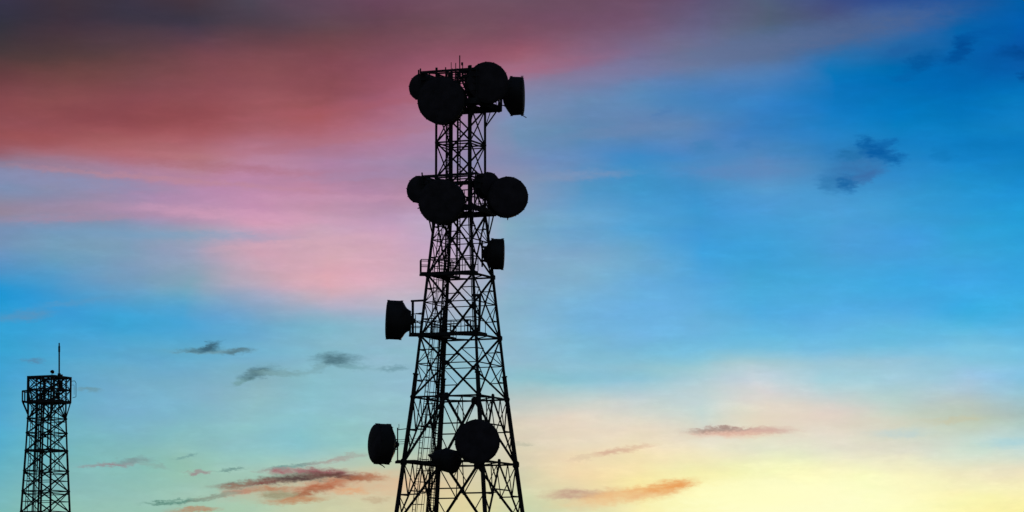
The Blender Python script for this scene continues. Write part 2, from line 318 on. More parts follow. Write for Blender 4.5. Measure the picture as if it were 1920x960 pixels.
# ------------------------------------------------------------------ mesh helpers
class MB:
    def __init__(s): s.v = []; s.f = []
    def beam(s, a, b, w, h=None, n=4, up=None, cap=True):
        """straight bar from a to b, n-sided, w wide (h high)"""
        a = Vector(a); b = Vector(b); h = h or w
        d = b - a
        if d.length < 1e-5: return
        d.normalize()
        u = up or Vector((0, 0, 1))
        if abs(d.dot(u)) > 0.98: u = Vector((1, 0, 0)) if abs(d.x) < .9 else Vector((0, 1, 0))
        x = d.cross(u).normalized(); y = x.cross(d).normalized()
        i0 = len(s.v)
        k = math.sqrt(.5) if n == 4 else .5
        for p in (a, b):
            for i in range(n):
                t = 2 * math.pi * (i + .5) / n
                s.v.append(p + x * math.cos(t) * w * k + y * math.sin(t) * h * k)
        for i in range(n):
            j = (i + 1) % n
            s.f.append((i0 + i, i0 + j, i0 + n + j, i0 + n + i))
        if cap:
            s.f.append(tuple(i0 + n - 1 - i for i in range(n)))
            s.f.append(tuple(i0 + n + i for i in range(n)))
    def angle(s, a, b, w, t=None):
        """rolled steel angle (L section) from a to b"""
        a = Vector(a); b = Vector(b); d = (b - a)
        if d.length < 1e-5: return
        d.normalize(); t = t or w * .16
        u = Vector((0, 0, 1))
        if abs(d.dot(u)) > 0.98: u = Vector((1, 0, 0))
        x = d.cross(u).normalized(); y = x.cross(d).normalized()
        prof = [(-.5, -.5), (.5, -.5), (.5, -.5 + t / w), (-.5 + t / w, -.5 + t / w), (-.5 + t / w, .5), (-.5, .5)]
        i0 = len(s.v); n = 6
        for p in (a, b):
            for (q, r) in prof: s.v.append(p + x * q * w + y * r * w)
        for i in range(n):
            j = (i + 1) % n
            s.f.append((i0 + i, i0 + j, i0 + n + j, i0 + n + i))
        s.f.append(tuple(i0 + n - 1 - i for i in range(n))); s.f.append(tuple(i0 + n + i for i in range(n)))
    def path(s, pts, w, n=6):
        for a, b in zip(pts[:-1], pts[1:]): s.beam(a, b, w, n=n)
    def box(s, c, sx, sy, sz, rz=0.0):
        c = Vector(c); m = Matrix.Rotation(rz, 3, 'Z'); i0 = len(s.v)
        for dz in (-.5, .5):
            for dx, dy in ((-.5, -.5), (.5, -.5), (.5, .5), (-.5, .5)):
                s.v.append(c + m @ Vector((dx * sx, dy * sy, dz * sz)))
        s.f += [(i0+3, i0+2, i0+1, i0), (i0+4, i0+5, i0+6, i0+7)]
        for i in range(4):
            j = (i + 1) % 4
            s.f.append((i0 + i, i0 + j, i0 + 4 + j, i0 + 4 + i))
    def plate(s, pts, th):
        """flat plate from a polygon, th thick, hanging below it"""
        i0 = len(s.v); n = len(pts)
        for p in pts: s.v.append(Vector(p))
        for p in pts: s.v.append(Vector(p) - Vector((0, 0, th)))
        s.f.append(tuple(i0 + i for i in range(n))); s.f.append(tuple(i0 + 2 * n - 1 - i for i in range(n)))
        for i in range(n):
            j = (i + 1) % n
            s.f.append((i0 + i, i0 + n + i, i0 + n + j, i0 + j))
    def lathe(s, prof, M, n=40):
        """profile of (axial, radius) about the local +Z of matrix M"""
        i0 = len(s.v)
        for (z, r) in prof:
            for i in range(n):
                t = 2 * math.pi * i / n
                s.v.append(M @ Vector((r * math.cos(t), r * math.sin(t), z)))
        for k in range(len(prof) - 1):
            for i in range(n):
                j = (i + 1) % n
                s.f.append((i0 + k*n + i, i0 + k*n + j, i0 + (k+1)*n + j, i0 + (k+1)*n + i))
        s.f.append(tuple(i0 + n - 1 - i for i in range(n)))
        s.f.append(tuple(i0 + (len(prof)-1)*n + i for i in range(n)))
    def build(s, name, material, parent=None, smooth=False):
        me = bpy.data.meshes.new(name)
        org = parent.location if parent is not None and parent.parent is None else None
        base = WORLD_ORG.get(parent.name, Vector((0, 0, 0))) if parent is not None else Vector((0, 0, 0))
        me.from_pydata([tuple(v - base) for v in s.v], [], s.f)
        me.validate(); me.update()
        if smooth:
            for p in me.polygons: p.use_smooth = True
            try: me.set_sharp_from_angle(angle=R(35))
            except Exception: pass
        me.materials.append(material)
        o = bpy.data.objects.new(name, me); COL.objects.link(o)
        if parent is not None:
            o.parent = parent
            WORLD_ORG[o.name] = base
        return o
WORLD_ORG = {}
def thing(name, loc, label, cat, group=None):
    o = bpy.data.objects.new(name, None); COL.objects.link(o)
    o.location = loc; o.empty_display_size = 0.3
    o['label'] = label; o['category'] = cat
    if group: o['group'] = group
    WORLD_ORG[o.name] = Vector(loc)
    return o

# ------------------------------------------------------------------ ground
def make_ground():
    me = bpy.data.meshes.new('ground')
    xs = [-6000, -1500, -400] + [-200 + 10 * i for i in range(41)] + [400, 1500, 6000]
    ys = [-3000, -500] + [-60 + 12 * i for i in range(36)] + [600, 1500, 9000]
    vs = []
    for y in ys:
        for x in xs:
            near = 1 if abs(x) < 390 and -70 < y < 500 else 0
            vs.append((x, y, -0.12 + near * 0.1 * noise.noise(Vector((x * .03, y * .03, 0)))))
    n = len(xs)
    fs = [(j*n+i, j*n+i+1, (j+1)*n+i+1, (j+1)*n+i) for j in range(len(ys)-1) for i in range(n-1)]
    me.from_pydata(vs, [], fs); me.update()
    m = bpy.data.materials.new('dry_grass_ground'); m.use_nodes = True
    t = m.node_tree; b = t.nodes['Principled BSDF']; b.inputs['Roughness'].default_value = .95
    b.inputs['Specular IOR Level'].default_value = 0.1
    tc = t.nodes.new('ShaderNodeTexCoord'); nz = t.nodes.new('ShaderNodeTexNoise')
    nz.inputs['Scale'].default_value = .35; nz.inputs['Detail'].default_value = 12; nz.inputs['Roughness'].default_value = .65
    t.links.new(tc.outputs['Object'], nz.inputs['Vector'])
    r = t.nodes.new('ShaderNodeValToRGB'); r.color_ramp.elements[0].position = .35; r.color_ramp.elements[1].position = .68
    r.color_ramp.elements[0].color = (.03, .045, .015, 1); r.color_ramp.elements[1].color = (.11, .085, .045, 1)
    t.links.new(nz.outputs[0], r.inputs[0]); t.links.new(r.outputs[0], b.inputs['Base Color'])
    me.materials.append(m)
    o = bpy.data.objects.new('ground', me); COL.objects.link(o); o['kind'] = 'structure'
make_ground()

# ================================================================== the big tower
Y0 = 214.0
M1 = (P(864, 560, Y0) - P(863, 560, Y0)).x          # metres per photo pixel at the tower axis
X0 = P(863.3, 560, Y0).x
ANG = [R(202), R(112), R(22), R(-68)]               # left, far, right, near corner
def zc(yc, Y=Y0): return P(863, yc, Y).z
GROUND_YC = 480 + 0
for _ in range(1):
    lo, hi = 1100, 1400
    for _k in range(60):
        mid = (lo + hi) / 2
        if zc(mid) > 0: lo = mid
        else: hi = mid
    GROUND_YC = lo
PROF = [(130, 45.5), (403, 46.0), (418, 49.0), (747, 87.3), (960, 116.5), (1270, 158)]
def interp(tab, y):
    for (a, va), (b, vb) in zip(tab[:-1], tab[1:]):
        if y <= b: return va + (vb - va) * (y - a) / (b - a)
    return tab[-1][1]
def corner(i, yc, extra=None):
    r = (extra if extra is not None else interp(PROF, yc)) / math.cos(R(22)) * M1
    return Vector((X0 + r * math.cos(ANG[i]), Y0 + r * math.sin(ANG[i]), zc(yc)))
def lerp(a, b, t): return a + (b - a) * t

tower = thing('lattice_tower', (X0, Y0, 0), 'tall dark four-legged lattice tower carrying many dish antennas, centre of the photo', 'tower')

LEVELS = [141, 203, 270, 336, 403, 518, 632, 747, 869, 990, 1112, GROUND_YC - 1]
# legs: three thicknesses with flanged splices
for i in range(4):
    mb = MB()
    segs = [(130, 403, .15 if i in (0, 2) else .19), (403, 704, .18), (704, GROUND_YC - 0.5, .27)]
    for (a, b, w) in segs:
        ys = [a] + [y for y, _ in PROF if a < y < b] + [b]
        for p, q in zip(ys[:-1], ys[1:]):
            mb.beam(corner(i, p), corner(i, q), w, n=10)
    for y in (203, 336, 403, 518, 632, 704, 747, 869, 990, 1112):
        w = .22 if y < 404 else (.26 if y < 704 else .38)
        a, b = corner(i, y - 1.2), corner(i, y + 1.2)
        mb.beam(a, b, w, n=12)
    mb.build('leg', M_STEEL, tower, smooth=True)
    fb = MB(); c = corner(i, GROUND_YC - 0.5)
    fb.box((c.x, c.y, 0.1), 1.4, 1.4, 0.7, R(22)); fb.box((c.x, c.y, .47), .7, .7, .05, R(22))
    fb.build('footing', M_CONC, tower)

def gusset(mb, c, a, b, s):
    """a thin plate in the plane of a face"""
    d = (b - a).normalized(); u = Vector((0, 0, 1))
    n = d.cross(u).normalized() * .012
    i0 = len(mb.v)
    for sg in (-1, 1):
        for q, r in ((-1, -.6), (-.6, -1), (.6, -1), (1, -.6), (1, .6), (.6, 1), (-.6, 1), (-1, .6)):
            mb.v.append(c + d * q * s + u * r * s + n * sg)
    mb.f.append(tuple(i0 + 7 - i for i in range(8))); mb.f.append(tuple(i0 + 8 + i for i in range(8)))
    for i in range(8):
        j = (i + 1) % 8
        mb.f.append((i0 + i, i0 + j, i0 + 8 + j, i0 + 8 + i))

FACES = [(0, 1), (1, 2), (2, 3), (3, 0)]
def ring(yc, w, plan=True, double=False, name='horizontal_ring', r=None):
    mb = MB()
    cs = [corner(i, yc, r) for i in range(4)]
    for a, b in FACES:
        mb.angle(cs[a], cs[b], w)
        if double:
            dz = Vector((0, 0, -.32)); mb.angle(cs[a] + dz, cs[b] + dz, w * .8)
            for k in range(1, 8):
                p = lerp(cs[a], cs[b], (k - 1) / 7); q = lerp(cs[a], cs[b], k / 7)
                if k % 2: mb.beam(p, q + dz, w * .45)
                else: mb.beam(p + dz, q, w * .45)
    if plan:
        ms = [lerp(cs[a], cs[b], .5) for a, b in FACES]
        for i in range(4): mb.angle(ms[i], ms[(i + 1) % 4], w * .6)
    return mb.build(name, M_STEEL, tower)
for k, y in enumerate(LEVELS[:-1]):
    ring(y, .09 if y < 404 else (.11 if y < 700 else .11), plan=y > 404)

for li in range(len(LEVELS) - 1):
    y0, y1 = LEVELS[li], LEVELS[li + 1]
    for (a, b) in FACES:
        mb = MB()
        A0, B0, A1, B1 = corner(a, y0), corner(b, y0), corner(a, y1), corner(b, y1)
        ym = (y0 + y1) / 2
        AM, BM = corner(a, ym), corner(b, ym)
        if y0 >= 740:        # inverted V with secondary members
            w = .13; ws = .078
            ap = lerp(A0, B0, .5)
            mb.angle(ap, A1, w); mb.angle(ap, B1, w)
            gusset(mb, ap, A0, B0, .22)
            for (C0, C1, CM) in ((A0, A1, AM), (B0, B1, BM)):
                dm = lerp(ap, C1, .5)                     # half way down the diagonal
                cm = lerp(C0, C1, .5)
                mb.angle(dm, cm, ws)
                q = lerp(C0, ap, .5)
                mb.angle(dm, q, ws * .8)
                mb.angle(dm, C0, ws * .9)
                d2 = lerp(ap, C1, .75); c2 = lerp(C0, C1, .75)
                mb.angle(d2, cm, ws * .8)
                mb.angle(lerp(ap, C1, .25), q, ws * .7)
                gusset(mb, dm, A0, B0, .11)
                gusset(mb, C1, A0, B0, .22)
            mb.angle(lerp(ap, A1, .42), lerp(ap, B1, .42), ws)
        elif y0 >= 400:      # large X with thin horizontals
            w = .105; ws = .06
            mb.angle(A0, B1, w); mb.angle(B0, A1, w)
            t = (A0 - B0).length / ((A0 - B0).length + (A1 - B1).length)
            X = lerp(A0, B1, t)
            mb.angle(lerp(A0, A1, t), lerp(B0, B1, t), ws)
            gusset(mb, X, A0, B0, .14)
            for (C0, C1) in ((A0, A1), (B0, B1)):
                du = lerp(C0, X, .5); dl = lerp(C1, X, .5)
                mb.angle(du, lerp(C0, C1, t * .5), ws); mb.angle(dl, lerp(C0, C1, t + (1 - t) * .5), ws)
                mb.angle(du, lerp(C0, C1, t), ws * .8); mb.angle(dl, lerp(C0, C1, t), ws * .8)
                gusset(mb, du, A0, B0, .07); gusset(mb, dl, A0, B0, .07)
                gusset(mb, C1, A0, B0, .17)
        else:                # small X
            w = .09
            mb.angle(A0, B1, w); mb.angle(B0, A1, w)
            gusset(mb, lerp(A0, B1, .5), A0, B0, .08)
            for C in (A1, B1): gusset(mb, C, A0, B0, .09)
            if li in (1, 2):
                dz = Vector((0, 0, -.16)); mb.angle(A1 + dz, B1 + dz, .07)
        mb.build('cross_brace', M_STEEL, tower)

# plan crosses inside the straight shaft
# cable ladder along the far left corner, full of waveguides
def face_pt(a, b, t, yc, inset=0.0):
    A, B = corner(a, yc), corner(b, yc)
    p = lerp(A, B, t); c = Vector((X0, Y0, p.z))
    d = (c - p); d.z = 0
    return p + d.normalized() * inset
ysamp = [130, 203, 270, 336, 403, 460, 518, 575, 632, 690, 747, 808, 869, 930, 990, 1112, GROUND_YC - 1]
mb = MB()
T0, T1 = .70, .96
def tray(t, yc, off=0.0): return face_pt(0, 1, t if yc > 403 else .55 + (t - .7) * 1.3, yc, .14 + off)
for t in (T0, T1): mb.path([tray(t, y) for y in ysamp], .07, n=4)
for k in range(230):
    y = 131 + (GROUND_YC - 133) * k / 229
    mb.beam(tray(T0, y), tray(T1, y), .035)
cab = mb.build('cable_ladder', M_STEEL, tower)
mb = MB()
for k, t in enumerate((.725, .77, .83, .90, .93)):
    start = random.choice((131, 140, 203, 203, 260)) if k % 2 == 0 else random.choice((336, 395, 131))
    pts = [tray(t, y, -.07) + Vector((random.uniform(-.012, .012), 0, 0)) for y in ([start] + [q for q in ysamp if q > start])]
    mb.path(pts, .05, n=6)
mb.build('waveguide_cable', M_CABLE, cab)
mb = MB()
for t in (.60, .66): mb.path([face_pt(0, 1, t, y, .5) for y in ysamp if y >= 575], .06, n=4)
mb.path([face_pt(0, 1, .63, y, .45) for y in ysamp if y >= 575], .07, n=6)
for k in range(120):
    y = 575 + (GROUND_YC - 578) * k / 119
    mb.beam(face_pt(0, 1, .60, y, .5), face_pt(0, 1, .66, y, .5), .035)
mb.build('cable_ladder', M_STEEL, tower)
# a second tray up the shaft, a touch to the right
mb = MB()
def tray2(t, yc): return face_pt(1, 2, t, yc, .10)
for t in (.17, .26): mb.path([tray2(t, y) for y in ysamp[:7]], .07, n=4)
mb.path([tray2(.2, y) for y in ysamp[:7]], .06, n=6)
for k in range(80):
    y = 131 + 387 * k / 79
    mb.beam(tray2(.17, y), tray2(.26, y), .035)
mb.build('cable_ladder', M_STEEL, tower)
# conduit beside the near leg
mb = MB()
pts = [lerp(corner(3, y), Vector((X0, Y0, zc(y))), .07) + Vector((-.08, 0, 0)) for y in ysamp[:9]]
mb.path(pts, .06); mb.path([p + Vector((.15, .05, 0)) for p in pts[:8]], .045)
mb.build('cable_conduit', M_CABLE, tower)

# climbing ladder with safety cage on the left face
mb = MB(); cg = MB()
def lad(s, yc, off=0.0):
    p = face_pt(0, 1, .33 + .07 * min(1, max(0, (yc - 518) / 57)), yc, .06)
    A, B = corner(0, yc), corner(1, yc); d = (B - A); d.z = 0; d.normalize()
    inn = (Vector((X0, Y0, p.z)) - p); inn.z = 0; inn.normalize()
    return p + d * s + inn * off
yl = [y for y in ysamp if y >= 403]
for s in (-.22, .22): mb.path([lad(s, y) for y in yl], .05, n=4)
z_hi, z_lo = zc(403), zc(GROUND_YC - 2)
NR = int((z_hi - z_lo) / .32)
for k in range(NR):
    y = 403 + (GROUND_YC - 5 - 403) * k / NR
    mb.beam(lad(-.22, y), lad(.22, y), .03)
ladder = mb.build('climbing_ladder', M_STEEL, tower)
hoopang = [R(a) for a in range(0, 181, 30)]
def hoop(y, ang): return lad(-.34 * math.cos(ang), y, .05 + .55 * math.sin(ang))
k = 0; y = 420.0
while y < 1112:
    cg.path([hoop(y, a) for a in hoopang], .035, n=4)
    y += 21
for a in (0, 30, 90, 150, 180):
    cg.path([hoop(yy, R(a)) for yy in [420] + yl if yy >= 420 and yy < GROUND_YC - 80], .03, n=4)
cg.build('safety_cage', M_STEEL, ladder)

def railing(mb, pts, h, closed=False, rails=(1.0, .55), w=.045, gap=.55):
    if h <= 0: return
    P_ = pts + ([pts[0]] if closed else [])
    for a, b in zip(P_[:-1], P_[1:]):
        for r in rails: mb.beam(a + Vector((0, 0, h * r)), b + Vector((0, 0, h * r)), w)
        n = max(1, round((b - a).length / gap))
        for i in range(n + 1):
            p = lerp(a, b, i / n); mb.beam(p, p + Vector((0, 0, h)), w)

def grating(mb, poly, th=.05, pitch=.12):
    mb.plate(poly, th)

# --- two large antenna platforms that stick out all round the shaft
def platform(yc, r, ytop, rtop, strut_y, label=None, skip_top=()):
    cs = [corner(i, yc, r) for i in range(4)]
    ts = [corner(i, ytop, rtop) for i in range(4)]
    inn = [corner(i, yc) for i in range(4)]
    pf = MB()
    for a, b in FACES:
        pf.beam(cs[a], cs[b], .10, .34)
    for i in range(4): pf.beam(cs[i], inn[i], .09, .16)
    for a, b in FACES:
        for t in (.33, .67): pf.beam(lerp(cs[a], cs[b], t), lerp(inn[a], inn[b], t), .07, .12)
    root = pf.build('platform', M_STEEL, tower)
    fl = MB()
    for a, b in FACES:
        fl.plate([p + Vector((0, 0, .115)) for p in (cs[a], cs[b], inn[b], inn[a])], .03)
    fl.build('floor', M_STEEL, root)
    fr = MB()
    for k, (a, b) in enumerate(FACES):
        fr.beam(ts[a], ts[b], .09, .14)
        fr.beam(ts[a] - Vector((0, 0, .45)), ts[b] - Vector((0, 0, .45)), .06)
    for i in range(4):
        fr.beam(cs[i], ts[i] + Vector((0, 0, .25 if i == 0 else .08)), .10, n=8)
        a = corner(i, ytop); fr.beam(ts[i], a, .08); fr.beam(ts[i] - Vector((0, 0, .45)), a - Vector((0, 0, .45)), .05)
    for a, b in FACES:
        for t in (.5,): fr.beam(lerp(cs[a], cs[b], t), lerp(ts[a], ts[b], t), .07, n=8)
    fr.build('antenna_frame', M_STEEL, root)
    rl = MB()
    inset = [lerp(cs[i], inn[i], .04) + Vector((0, 0, .12)) for i in range(4)]
    railing(rl, inset, 1.0, closed=True, gap=.62)
    rl.build('railing', M_STEEL, root)
    for i in range(4):
        st = MB(); st.angle(lerp(cs[i], inn[i], .18), corner(i, strut_y), .09); st.angle(lerp(cs[i], inn[i], .6), corner(i, strut_y), .06)
        st.build('strut', M_STEEL, root)
    return root
platform(200, 75.5, 141, 75.5, 236)
platform(397, 66, 335, 72, 442)

# --- narrow walkways with balconies on the left corner
def walkway(yc, faces, bal, rail_h=.85, wid=.75, mast=None):
    root_mb = MB(); rl = MB(); first = None
    cs = [corner(i, yc) for i in range(4)]
    ctr = Vector((X0, Y0, cs[0].z))
    for (a, b, t0, t1) in faces:
        A, B = lerp(cs[a], cs[b], t0), lerp(cs[a], cs[b], t1)
        d = (lerp(cs[a], cs[b], .5) - ctr).normalized()
        A2, B2 = A - d * wid, B - d * wid
        up = Vector((0, 0, .10))
        root_mb.plate([A + up, B + up, B2 + up, A2 + up], .05)
        root_mb.beam(A2, B2, .07, .14); root_mb.beam(A + d * .0, B, .07, .14)
        railing(rl, [A2 + up, B2 + up], rail_h, gap=.45)
        railing(rl, [lerp(A, A2, .12) + up, lerp(B, B2, .12) + up], rail_h, gap=.7, rails=(1.0,))
    w = root_mb.build('walkway', M_STEEL, tower)
    if rl.v: rl.build('railing', M_STEEL, w)
    if bal:
        length, depth = bal
        bb = MB(); c = cs[0]
        dr = Vector((-1, -.12, 0)).normalized(); sd_ = Vector((-.12, 1, 0)).normalized()
        p = [c + sd_ * -.1, c + dr * length - sd_ * .1, c + dr * length + sd_ * depth, c + sd_ * depth + Vector((.15, 0, 0))]
        bb.plate([q + Vector((0, 0, .1)) for q in p], .05)
        for q, s in zip(p, p[1:] + p[:1]): bb.beam(q, s, .08, .13)
        bo = bb.build('balcony', M_STEEL, tower)
        r2 = MB(); railing(r2, [q + Vector((0, 0, .1)) for q in p], rail_h, gap=.5)
        if r2.v: r2.build('railing', M_STEEL, bo)
    return w
walkway(516, [(3, 0, 0, 1), (0, 1, 0, 1)], (.42, .8), .78)
walkway(630, [(3, 0, .1, 1), (0, 1, 0, 1), (2, 3, .55, 1)], (.62, .8), .72)
walkway(868, [(0, 1, 0, 1)], (.42, .9), 0)
# ribs of the wide ring under the inverted V bracing
mb = MB()
for y in (749.5, 871.5):
    cs = [corner(i, y) for i in range(4)]; dz = Vector((0, 0, -.3))
mb = MB()

# mounting frames: the tall pole at the left balcony and its top arm
mb = MB()
pt = P(774, 563, Y0 - 1.0); pb = P(774, 628, Y0 - 1.0)
mb.beam(pt, pb, .16, n=10)
mb.beam(pt + Vector((-.12, 0, -.05)), corner(0, 566), .12)
mb.beam(P(780, 588, Y0 - 1.0), corner(0, 592), .07)
mb.beam(P(768, 590, Y0 - 1.0), corner(0, 589), .05)
mb.beam(P(778, 600, Y0 - 1.0), corner(0, 612), .05)
for q in (770, 779): mb.beam(P(q, 590, Y0 - 1.05), P(q, 629, Y0 - 1.05), .05)
mb.build('antenna_bracket', M_STEEL, tower)
# the same at the lower left balcony
mb = MB()
Yb = Y0 - 1.5
mb.beam(P(745.5, 802, Yb), P(745.5, 867, Yb), .085, n=8)
mb.beam(P(745, 806, Yb), corner(0, 806), .05)
mb.beam(P(745, 866, Yb), corner(0, 867), .07)
mb.beam(P(748, 795, Yb + .4), P(748, 806, Yb + .4), .03)
for y in (825, 829, 833): mb.beam(P(742, y, Yb), P(790, y - 3, Yb + 1.8), .028)
mb.build('antenna_bracket', M_STEEL, tower)
# bracket on the near leg (a short bar hung from two ears)
mb = MB()
pa, pb = corner(3, 561) + Vector((-.15, -.15, 0)), corner(3, 561) + Vector((.43, -.15, 0))
mb.beam(pa, pb, .16, .16)
mb.beam(corner(3, 561) + Vector((.36, -.15, 0)), corner(3, 628) + Vector((.20, -.15, 0)), .17, n=8)
for y in (590, 618): mb.beam(corner(3, y) + Vector((.28, -.15, 0)), corner(3, y), .09)
mb.build('antenna_bracket', M_STEEL, tower)

# --- thin rods on the very top
def top_rod(px, py_top, py_base, w, label, Yd):
    b = P(px, py_base, Y0 + Yd)
    t = thing('whip_antenna', b, label, 'antenna', 'thin rod antennas on the tower top')
    m = MB(); m.beam(b, P(px, py_top, Y0 + Yd), w, n=8); m.build('rod', M_STEEL, t)
    m = MB(); m.beam(b + Vector((0, 0, .05)), b + Vector((0, 0, .55)), w * 2.2, n=8)
    m.build('clamp', M_STEEL, t)
    return t
top_rod(846, 117, 148, .045, 'thin black rod antenna on the tower top, leftmost of the four rods', 0.3)
top_rod(854.5, 118, 150, .055, 'short black rod antenna on the tower top, between the leftmost and the tallest rod', -.2)
top_rod(862, 104, 146, .075, 'tallest of the thin black rod antennas on the tower top', 0)
lt = top_rod(867.5, 121, 146, .06, 'short rod antenna with a thick lamp-like head right of the tallest rod', .2)
m = MB(); m.beam(P(866.5, 117, Y0 + .2), P(866.5, 122.5, Y0 + .2), .13, n=10); m.build('rod_head', M_STEEL, lt)
# cross bars that carry the rods
mb = MB()
for y in (136, 140, 145): mb.beam(P(843, y, Y0 + .1), P(890, y + .8, Y0 + .1), .05)
for y in (131, 134): mb.beam(P(850, y + 1.5, Y0), P(872, y + 1, Y0), .035)
for x in (848, 857, 868): mb.beam(P(x, 128, Y0), P(x, 150, Y0), .045)
mb.build('rod_rack', M_STEEL, tower)
mb = MB()
for k, y in enumerate((132.5, 137, 141.5, 146, 150.5)): mb.beam(P(864 + 2 * k, y, Y0 - 1.2), P(893, y - 1.5, Y0 - 2.0), .10)
for x in (872, 880, 888): mb.beam(P(x, 130, Y0 - 1.7), P(x + 1, 204, Y0 - 1.7), .09)
mb.beam(P(866, 150, Y0 - 1.5), P(886, 196, Y0 - 1.8), .10)
mb.beam(P(888, 150, Y0 - 1.5), P(870, 190, Y0 - 1.6), .08)
mb.build('mounting_frame', M_STEEL, tower)
eb = MB()
eb.box(P(880, 192, Y0 - 2.0), .62, .3, .5, .2); eb.build('equipment_box', M_STEEL, tower)
eb = MB()
eb.box(P(896, 341, Y0 - 1.7), .30, .25, .8, .2); eb.build('equipment_box', M_STEEL, tower)
# odd stubs, clamps and a drip loop that break the platforms' outlines
for a, b, w in (((785, 131, -1.0), (785, 141, -1.0), .10), ((795, 134, -1.0), (801, 146, -1.3), .08), ((806, 137, -1.2), (803, 148, -1.2), .09),
                ((818, 134, -1.4), (822, 148, -1.4), .08), ((785, 331, -1.0), (786, 345, -1.0), .11), ((786, 384, -1.1), (789, 396, -1.1), .10),
                ((783, 391, -1.1), (791, 388, -1.1), .07), ((940, 176, .7), (939, 209, .7), .16), ((928, 190, .3), (938, 186, .6), .09),
                ((902, 367, -.8), (917, 392, -.4), .10), ((912, 366, -.8), (905, 392, -.4), .09), ((811, 337, -.6), (816, 352, -.6), .09)):
    sm = MB(); sm.beam(P(a[0], a[1], Y0 + a[2]), P(b[0], b[1], Y0 + b[2]), w, n=6); sm.build('clamp_rod', M_STEEL, tower)

# ------------------------------------------------------------------ dish antennas
def dish(px, py, dpx, facing, dia_px, shroud_px, back_px, label, kind, mounts, feed=None, radome=.09, flare=1.0, hubr=.16, pole=True, stepped=False):
    """px,py: photo position of the middle of the drum; dpx: depth offset from the tower axis in pixels"""
    c = P(px, py, Y0 + dpx * M1)
    d = Vector(facing).normalized()
    rr = dia_px / 2 * M1; sh = shroud_px * M1; bk = back_px * M1
    back_c = c - d * (sh / 2)                 # rim plane between shroud and reflector
    hub = back_c - d * bk
    base = hub - d * .12
    t = thing('dish_antenna', base, label, 'dish antenna', 'dish antennas mounted on the big tower')
    Rm = d.to_track_quat('Z', 'X').to_matrix().to_4x4()
    M = Matrix.Translation(back_c) @ Rm
    # shroud drum with a rolled rim at each end
    s = MB(); rf = rr * flare
    s.lathe([(0, rr * .985), (0, rr * 1.012), (.05, rr * 1.012), (.055, rr), (sh - .06, rf), (sh - .055, rf * 1.012), (sh, rf * 1.012), (sh, rf * .97)], M, 48)
    nl = 16 if dia_px > 60 else 10
    for q in range(nl):
        an = 2 * math.pi * (q + .3) / nl
        for (za, zb) in ((-.05, .12), (sh - .12, sh + .05)):
            pa_ = M @ Vector((rr * 1.012 * math.cos(an), rr * 1.012 * math.sin(an), za)); pb_ = M @ Vector((rr * 1.012 * math.cos(an), rr * 1.012 * math.sin(an), zb))
            s.beam(pa_, pb_, .04)
    s.build('shroud', M_DISH, t, smooth=True)
    r = MB(); rad = []
    for k in range(7):
        u = k / 6
        rad.append((sh + .004 + radome * rr * (1 - (1 - u) ** 2) , rf * .985 * math.cos(u * math.pi / 2 * .985)))
    rad[0] = (sh + .004, rf * .985)
    r.lathe(rad, M, 48); r.build('radome', M_RADOME, t, smooth=True)
    b = MB(); prof = []
    for k in range(9):
        u = k / 8                                # 0 at the hub, 1 at the rim
        rad_u = hubr * rr + (rr * .98 - hubr * rr) * u
        z = -bk * (1 - u ** 1.7)
        prof.append((z, rad_u))
    if stepped: prof = [(-bk, rr * .50), (-bk * .75, rr * .56), (-bk * .55, rr * .62), (-bk * .38, rr * .72), (-bk * .22, rr * .85), (-.004, rr * .98)]
    prof[-1] = (-.004, rr * .98)
    b.lathe(prof, M, 48)
    refl = b.build('reflector', M_DISH, t, smooth=True)
    # stiffening ring on the back and a ribbed hub
    k = MB()
    k.lathe([(-bk * .62, rr * .55), (-bk * .80, rr * .55), (-bk * .80, rr * .50), (-bk * .62, rr * .50)], M, 32)
    k.build('back_ring', M_DISH, refl, smooth=True)
    h = MB(); Mh = Matrix.Translation(hub) @ Rm
    h.lathe([(.02, hubr * rr * 1.1), (-.14, hubr * rr * 1.1), (-.16, hubr * rr * .7), (-.28, hubr * rr * .6)], Mh, 20)
    h.build('hub', M_STEEL, t, smooth=True)
    if pole:
        pp = hub - d * .25
        mp = MB(); hgt = rr * .85
        mp.beam(pp - Vector((0, 0, hgt)), pp + Vector((0, 0, hgt)), .11, n=10)
        mp.build('mount_pole', M_STEEL, t, smooth=True)
        for z in (-.45, .45):
            cl = MB()
            cl.box(pp + Vector((0, 0, z * rr)) + d * .03, .2, .2, .12)
            cl.beam(pp + Vector((0, 0, z * rr)), back_c - d * bk * .7 + Vector((0, 0, z * rr * 1.1)), .06)
            cl.build('mount_bracket', M_STEEL, t)
    else:
        pp = hub
    for q in mounts:
        a = MB(); a.beam(pp + Vector((0, 0, q[3] if len(q) > 3 else 0)), Vector(q[:3]), .075)
        a.build('strut', M_STEEL, t)
    if feed:
        f = MB()
        x = d.cross(Vector((0, 0, 1))).normalized()
        p0 = back_c + d * sh * .8 - Vector((0, 0, rf * .98))
        f.beam(p0, p0 + d * feed[0] + Vector((0, 0, -.1)), .06)
        f.beam(p0 + d * feed[0] + Vector((0, 0, -.1)), p0 + d * feed[1] + Vector((0, 0, -.22)), .045)
        f.build('drain_elbow', M_STEEL, t)
    return t
def cor(i, y, r=None, dz=0):
    c = corner(i, y, r); return (c.x, c.y, c.z, dz)
def edge(a, b, t, y, r=None, dz=0):
    p = lerp(corner(a, y, r), corner(b, y, r), t); return (p.x, p.y, p.z, dz)
RP = 75.5
